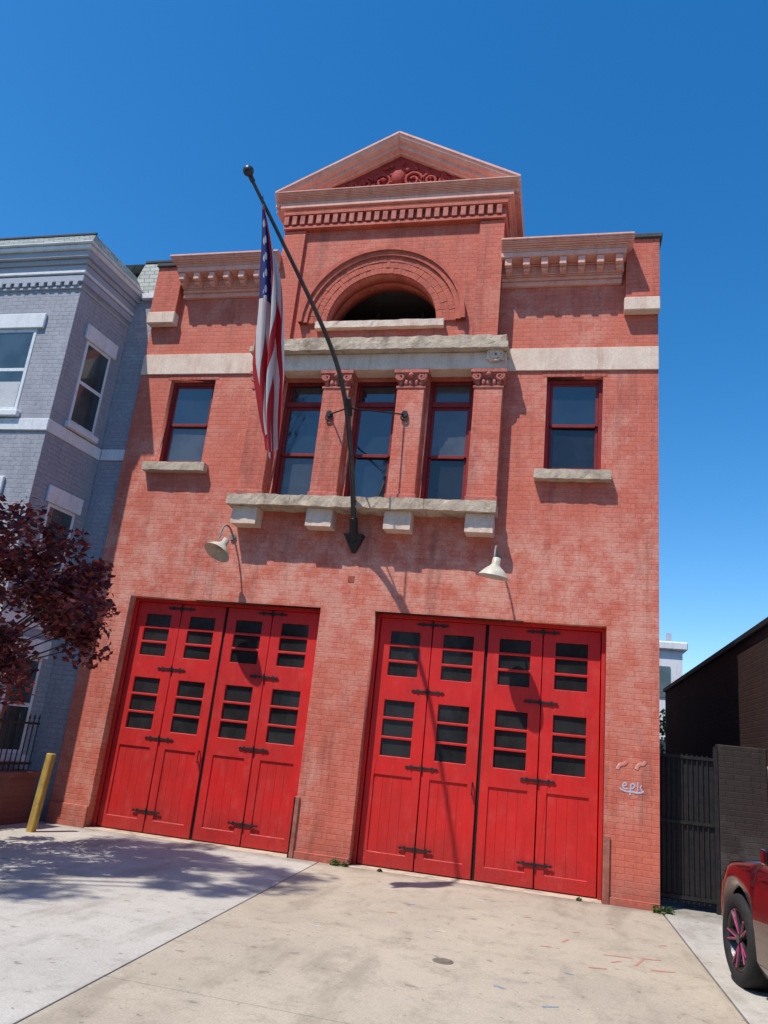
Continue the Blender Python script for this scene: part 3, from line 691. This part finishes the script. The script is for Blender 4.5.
for i in range(9):
    H=parent('row_house' if i==0 else 'row_house.%03d'%i); x0=-34+7.2*i; h=U(8.5,10.5)
    mm=[M_gw,M_brick_up,M_wg,M_stone_s][i%4]
    boxes([(x0,x0+7.15,-36,-26,-.13,h)],'walls',mm,H)
    boxes([(x0-.0,x0+7.15,-26,-25.7,h-.5,h+.1)],'cornice',M_gtrim,H,.03)
    boxes([(x0+.8+2*k,x0+1.9+2*k,-26,-25.95,z,z+1.7) for k in range(3) for z in (1,4,6.6 if h>8.9 else 6.3)],'windows',M_wglass,H)
MC=parent('manhole_cover')
bm=bmesh.new(); cyl(bm,(-.83,-3.88,.004),(-.83,-3.88,.009),.085,n=28); cyl(bm,(-.83,-3.88,.009),(-.83,-3.88,.013),.062,n=28); fin(bm,'cover',rough_mat('rusty_iron',(.22,.18,.14),(.14,.11,.09),18,.8),MC,.002)
SM=parent('utility_paint_marks'); M_rs=rough_mat('red_spray',(.55,.15,.11),(.45,.28,.21),14,.9)
def mark(pts,w,mat=M_rs):
    bm=bmesh.new()
    for (a,b) in zip(pts,pts[1:]):
        a=Vector(a+(.0,));b=Vector(b+(.0,)); d=(b-a).normalized(); n=Vector((-d.y,d.x,0))*w
        K=6; prev=None
        for q in range(K+1):
            c=a.lerp(b,q/K); ww=n*U(.5,1.3); cur=(bm.verts.new((c.x+ww.x,c.y+ww.y,.0065)),bm.verts.new((c.x-ww.x,c.y-ww.y,.0065)))
            if prev: bm.faces.new((prev[0],prev[1],cur[1],cur[0]))
            prev=cur
    fin(bm,'mark',mat,SM)
for p in ([(.45,-2.75),(.70,-2.70)],[(.78,-2.66),(.95,-2.62)],[(.70,-2.98),(.78,-2.72)],[(.30,-3.3),(.45,-3.25)],[(-.3,-1.6),(-.22,-1.56)],[(1.0,-2.0),(1.08,-1.93)],[(.2,-2.0),(.26,-1.95)],[(-1.6,-2.4),(-1.5,-2.38)],[(.1,-2.5),(.15,-2.35)],[(-.1,-2.8),(.0,-2.78)],[(.55,-1.3),(.62,-1.27)],[(.82,-3.05),(1.02,-2.98)],[(.5,-3.0),(.58,-2.9)]): mark(p,.014)
M_bs=rough_mat('blue_spray',(.12,.25,.45),(.3,.33,.36),14,.9)
for p in ([(-.05,-4.6),(.06,-4.54)],[(-.4,-4.3),(-.32,-4.33)],[(-1.5,-1.9),(-1.42,-1.82)],[(.1,-3.6),(.18,-3.62)]): mark(p,.013,M_bs)
M_ws=rough_mat('white_spray',(.66,.64,.6),(.5,.47,.42),14,.9)
for p in ([(-1.9,-1.2),(-1.7,-1.15)],[(-.9,-1.0),(-.75,-1.05)],[(-1.1,-2.9),(-.95,-2.85)],[(-2.1,-3.4),(-1.95,-3.45)]): mark(p,.012,M_ws)
def leafmesh(centres,nleaf,size,name,mats,par,flat=.5):
    verts=[];faces=[];mi=[]
    for (c,r) in centres:
        for k in range(nleaf):
            d=Vector((random.gauss(0,1),random.gauss(0,1),random.gauss(0,1))); d.normalize(); d*= r*(R()**.45)
            p=Vector(c)+Vector((d.x,d.y,d.z*.8))
            u=Vector((random.gauss(0,1),random.gauss(0,1),random.gauss(0,flat))).normalized(); w=u.orthogonal().normalized()
            w=(Matrix.Rotation(U(0,6.28),3,u)@w); s=size*U(.6,1.3)
            i=len(verts); q=u.cross(w)*s*.12
            verts+= [p-u*s*.5,p+w*s*.28+q,p+u*s*.5,p-w*s*.28+q]; faces.append((i,i+1,i+2,i+3)); mi.append(random.randrange(len(mats)))
    me=bpy.data.meshes.new(name); me.from_pydata([tuple(v) for v in verts],[],faces)
    for m in mats: me.materials.append(m)
    for p,m in zip(me.polygons,mi): p.material_index=m
    o=bpy.data.objects.new(name,me); sc.collection.objects.link(o)
    if par: o.parent=par
    return o
def leaf_mat(name,c,tr=.35):
    m,nt,b=mk(name); co=coords(nt); col=mix(nt,noise_(nt,co,6,2),tuple(x*.7 for x in c),tuple(x*1.4 for x in c)); L(nt,col,b.inputs['Base Color']); b.inputs['Roughness'].default_value=.45
    t=N(nt,'ShaderNodeBsdfTranslucent'); L(nt,col,t.inputs[0]); ms=N(nt,'ShaderNodeMixShader'); ms.inputs[0].default_value=tr
    L(nt,b.outputs[0],ms.inputs[1]); L(nt,t.outputs[0],ms.inputs[2]); L(nt,ms.outputs[0],nt.nodes['Material Output'].inputs[0]); return m
G1=leaf_mat('leaf_green_a',(.06,.12,.02));G2=leaf_mat('leaf_green_b',(.09,.14,.03));G3=leaf_mat('leaf_green_c',(.04,.08,.02))
P1=leaf_mat('leaf_plum_a',(.14,.022,.025));P2=leaf_mat('leaf_plum_b',(.26,.055,.045));P3=leaf_mat('leaf_plum_c',(.06,.012,.020))
leafmesh([((-2.80,-.08,.03),.07),((-2.68,-.06,.02),.05),((1.22,-.1,.04),.08),((1.35,-.05,.03),.06),((-2.2,-.06,.01),.03),((.3,-.05,.01),.03)],60,.05,'weeds',[G1,G2],None)
M_bark=rough_mat('bark',(.09,.065,.05),(.05,.04,.03),10,.95,.9,.02)
def tree(name,base,crown_c,rad,nclump,nleaf,size,mats,tr,clr=.32):
    T_=parent(name); base=Vector(base); cc=Vector(crown_c)
    cl=[]
    tries=0
    while len(cl)<nclump and tries<5000:
        tries+=1
        d=Vector((U(-1,1),U(-1,1),U(-1,1)))
        if d.length>1 or d.length<.35: continue
        p=cc+Vector((d.x*rad[0],d.y*rad[1],d.z*rad[2])); cl.append((p,clr*U(.55,1.35)))
    fork=base.lerp(cc,.5); fork.x=base.x+.1*(cc.x-base.x); fork.y=base.y+.1*(cc.y-base.y)
    tube([base,base.lerp(fork,.5)+Vector((.04,.03,0)),fork],[tr,tr*.8,tr*.65],'trunk',M_bark,T_)
    bmm=bmesh.new()
    for (p,r) in cl[::2]:
        m=fork.lerp(p,.5)+Vector((U(-.1,.1),U(-.1,.1),.12)); cyl(bmm,fork,m,tr*.35,tr*.2,n=6,caps=False); cyl(bmm,m,p,tr*.2,tr*.05,n=6,caps=False)
        for k in range(3): cyl(bmm,p,p+Vector((U(-1,1),U(-1,1),U(-.5,1)))*r,tr*.06,.002,n=4,caps=False)
    fin(bmm,'limbs',M_bark,T_,smooth=True)
    leafmesh(cl,nleaf,size,'foliage',mats,T_)
tree('plum_tree',(-6.9,-3.4,0),(-6.33,-3.35,2.74),(1.42,1.3,1.20),60,150,.10,[P1,P1,P2,P3],.07,.29)
tree('street_tree',(-8.6,-7.5,0),(-8.3,-7.5,12),(1.75,2.0,1.6),34,170,.13,[G1,G2,G3],.16,.42)
tree('shade_tree',(4.4,14.5,0),(3.6,14.5,2.6),(1.6,1.6,1.3),26,120,.14,[G1,G2,G3],.12,.45)

# ------------------------------------------------------------------ CAR
CAR=parent('parked_car')
def car_paint():
    m,nt,b=mk('car_paint'); b.inputs['Roughness'].default_value=.22; b.inputs['Metallic'].default_value=.5
    b.inputs['Coat Weight'].default_value=1; b.inputs['Coat Roughness'].default_value=.02
    co=coords(nt); n=noise_(nt,co,300,2); L(nt,mix(nt,ramp(nt,n,.4,.6),(.036,.003,.008),(.06,.005,.012)),b.inputs['Base Color']); return m
M_car=car_paint(); M_tyre=rough_mat('tyre',(.016,.016,.017),(.025,.025,.025),20,.8,.3,.003)
M_rimk=rough_mat('rim_black',(.02,.02,.022),(.03,.03,.03),10,.3,spec=.6); M_rimp=rough_mat('rim_pink',(.40,.05,.16),(.32,.04,.13),10,.35,spec=.6)
M_cg=glass_mat('car_glass',(.01,.012,.014),1.8); M_lens=glass_mat('lamp_lens',(.10,.10,.11),1.7,.05)
FWy,RWy=0,-2.75; WR=.345
def cbody(y):
    K=[(.88,.40,.62,.50),(.84,.34,.70,.64),(.72,.28,.79,.78),(.5,.22,.88,.86),(.2,.19,.95,.905),(-.4,.18,1.02,.915),(-1.4,.17,1.02,.915),(-2.4,.18,1.02,.92),(-3.0,.2,1.03,.91),(-3.5,.26,1.0,.86),(-3.72,.36,.92,.74),(-3.78,.45,.75,.66)]
    for a,b in zip(K,K[1:]):
        if y<=a[0] and y>=b[0]:
            t=(a[0]-y)/(a[0]-b[0]); return [a[i]+(b[i]-a[i])*t for i in (1,2,3)]
    return list(K[-1][1:])
bm=bmesh.new(); rings=[]
ys=sorted(set([.88-i*.029 for i in range(162)]+[.88,-3.78]),reverse=True); ys=[y for y in ys if y>=-3.78]
for y in ys:
    zb,zt,hw=cbody(y)
    for wy in (FWy,RWy):
        d=abs(y-wy)
        if d<WR+.05: zb=max(zb,WR+math.sqrt(max(0,(WR+.05)**2-d*d)))
    half=[(hw*.93,zb),(hw*.985,zb+(zt-zb)*.12),(hw,zb+(zt-zb)*.45),(hw*.985,zb+(zt-zb)*.72),(hw*.95,zb+(zt-zb)*.88),(hw*.86,zt-.015),(hw*.6,zt+.02),(0,zt+.035)]
    pts=[(-x,z) for x,z in half]+[(x,z) for x,z in half[::-1][1:]]
    rings.append([bm.verts.new((x,y,z)) for x,z in pts])
for a,b in zip(rings,rings[1:]):
    for i in range(len(a)-1): bm.faces.new((a[i],a[i+1],b[i+1],b[i]))
bm.faces.new(rings[0]); bm.faces.new(rings[-1][::-1])
body=fin(bm,'body',M_car,CAR,smooth=True)
bm=bmesh.new(); rings=[]
for y,hz,wt in ((-.45,1.0,.76),(-.75,1.17,.70),(-1.15,1.38,.64),(-1.5,1.44,.62),(-2.1,1.45,.62),(-2.6,1.39,.62),(-3.05,1.20,.66),(-3.35,1.07,.70)):
    zb=.97; rings.append([bm.verts.new(p) for p in ((-.80,y,zb),(-(.80*.35+wt*.65),y,zb+(hz-zb)*.65),(-wt*.9,y,hz-.0),(0,y,hz+.03),(wt*.9,y,hz),((.80*.35+wt*.65),y,zb+(hz-zb)*.65),(.80,y,zb))])
for k,(a,b) in enumerate(zip(rings,rings[1:])):
    for i in range(6):
        f=bm.faces.new((a[i],a[i+1],b[i+1],b[i])); 
        roof=(i in (2,3) and 2<=k<=4) ; f.material_index=0 if roof else 1
fin(bm,'cabin',[M_car,M_cg],CAR,smooth=True)
boxes([(-.70,.70,-3.6,.7,.2,.42),(-.62,.62,-.6,.62,.4,.62)],'underbody',M_black,CAR)
def wheel(x,y,s):
    bm=bmesh.new(); n=40
    prof=[(.235,-.09),(.25,-.108),(.30,-.115),(.335,-.10),(.345,-.07),(.345,.07),(.335,.10),(.30,.115),(.25,.108),(.235,.09)]
    rg=[[bm.verts.new((x+o,y+r*math.cos(2*math.pi*i/n),WR+r*math.sin(2*math.pi*i/n))) for i in range(n)] for r,o in prof]
    for a,b in zip(rg,rg[1:]+rg[:1]):
        for i in range(n): bm.faces.new((a[i],a[(i+1)%n],b[(i+1)%n],b[i]))
    fin(bm,'tyre',M_tyre,CAR,smooth=True)
    bm=bmesh.new()
    rg=[[bm.verts.new((x+s*o,y+r*math.cos(2*math.pi*i/n),WR+r*math.sin(2*math.pi*i/n))) for i in range(n)] for r,o in ((.236,-.09),(.236,.095),(.225,.10),(.215,.085),(.205,.0),(.10,-.02),(.0001,-.02))]
    for a,b in zip(rg,rg[1:]):
        for i in range(n): bm.faces.new((a[i],a[(i+1)%n],b[(i+1)%n],b[i]))
    fin(bm,'rim',M_rimk,CAR,smooth=True)
    bm=bmesh.new(); bk=bmesh.new()
    for k in range(5):
        for dd in (-.13,.13):
            a=2*math.pi*k/5; p0=Vector((x+s*.06,y+.04*math.cos(a),WR+.04*math.sin(a))); p1=Vector((x+s*.09,y+.218*math.cos(a+dd*1.3),WR+.218*math.sin(a+dd*1.3)))
            cyl(bk,p0,p1,.022,.014,n=6); cyl(bm,p0+Vector((s*.018,0,0)),p1+Vector((s*.012,0,0)),.008,.006,n=6)
    cyl(bk,(x+s*.03,y,WR),(x+s*.095,y,WR),.035,n=14)
    fin(bk,'spokes',M_rimk,CAR); 
    fin(bm,'spoke_accents',M_rimp,CAR)
for yy in (FWy,RWy):
    wheel(-.80,yy,-1); wheel(.80,yy,1)
bm=bmesh.new()
for s in (-1,1):
    vs=box(bm,min(s*.46,s*.74),max(s*.46,s*.74),.55,.80,.60,.68)
    for v in vs:
        if v.co.y>.7 and abs(v.co.x)>.7: v.co.y-=.12
fin(bm,'headlights',M_lens,CAR,.02,seg=2)
boxes([(-.42,.42,.84,.90,.38,.60),(-.6,.6,.80,.87,.24,.34)],'grille',M_black,CAR,.02)
bm=bmesh.new()
for s in (-1,1):
    box(bm,min(s*.90,s*1.04),max(s*.90,s*1.04),-1.02,-.92,1.02,1.13)
    box(bm,min(s*.78,s*.92),max(s*.78,s*.92),-1.0,-.96,1.02,1.05)
fin(bm,'mirrors',M_car,CAR,.025,seg=2)
boxes([(-.925,-.905,-1.75,-1.55,.85,.88),(.905,.925,-1.75,-1.55,.85,.88)],'door_handles',M_black,CAR,.004)
boxes([(-.72,-.45,-3.80,-3.70,.78,.90),(.45,.72,-3.80,-3.70,.78,.90)],'tail_lamps',M_rimp,CAR,.02)
CAR.location=(2.38,-2.97,.004); CAR.rotation_euler=(0,0,math.radians(8))

# ------------------------------------------------------------------ LIGHT, WORLD, CAMERA
sd=Vector((.318,.4545,-1)).normalized()
sun=bpy.data.lights.new('sun','SUN'); sun.energy=5.0; sun.angle=math.radians(.53); sun.color=(1,.95,.865)
so=bpy.data.objects.new('sun',sun); sc.collection.objects.link(so); so.rotation_euler=sd.to_track_quat('-Z','Y').to_euler(); so.location=(-10,-14,30)
w=bpy.data.worlds.new('World'); sc.world=w; w.use_nodes=True; nt=w.node_tree; bg=nt.nodes['Background']
sk=nt.nodes.new('ShaderNodeTexSky'); sk.sky_type='NISHITA'; sk.sun_disc=False
sk.sun_elevation=math.asin(-sd.z); sk.sun_rotation=math.atan2(-sd.x,-sd.y)%(2*math.pi); sk.air_density=1.0; sk.dust_density=.4; sk.ozone_density=2.2; sk.altitude=0
hs=nt.nodes.new('ShaderNodeHueSaturation'); hs.inputs['Saturation'].default_value=1.4; hs.inputs['Value'].default_value=1.25; L(nt,sk.outputs[0],hs.inputs['Color']); L(nt,hs.outputs[0],bg.inputs[0]); bg.inputs[1].default_value=.15
cam=bpy.data.cameras.new('camera'); co=bpy.data.objects.new('camera',cam); sc.collection.objects.link(co)
r=Vector((.9721,.2117,.1008)).normalized(); f=Vector((-.2322,.9290,.2881)).normalized(); u=r.cross(f).normalized(); r=f.cross(u)
m=Matrix((( r.x,u.x,-f.x,0),(r.y,u.y,-f.y,-10.65),(r.z,u.z,-f.z,1.6),(0,0,0,1))); co.matrix_world=m
cam.sensor_fit='VERTICAL'; cam.sensor_height=36; cam.lens=763/1024*36; cam.clip_end=2000; cam.clip_start=.05
sc.camera=co
sc.view_settings.view_transform='Standard'; sc.view_settings.look='None'; sc.view_settings.exposure=0
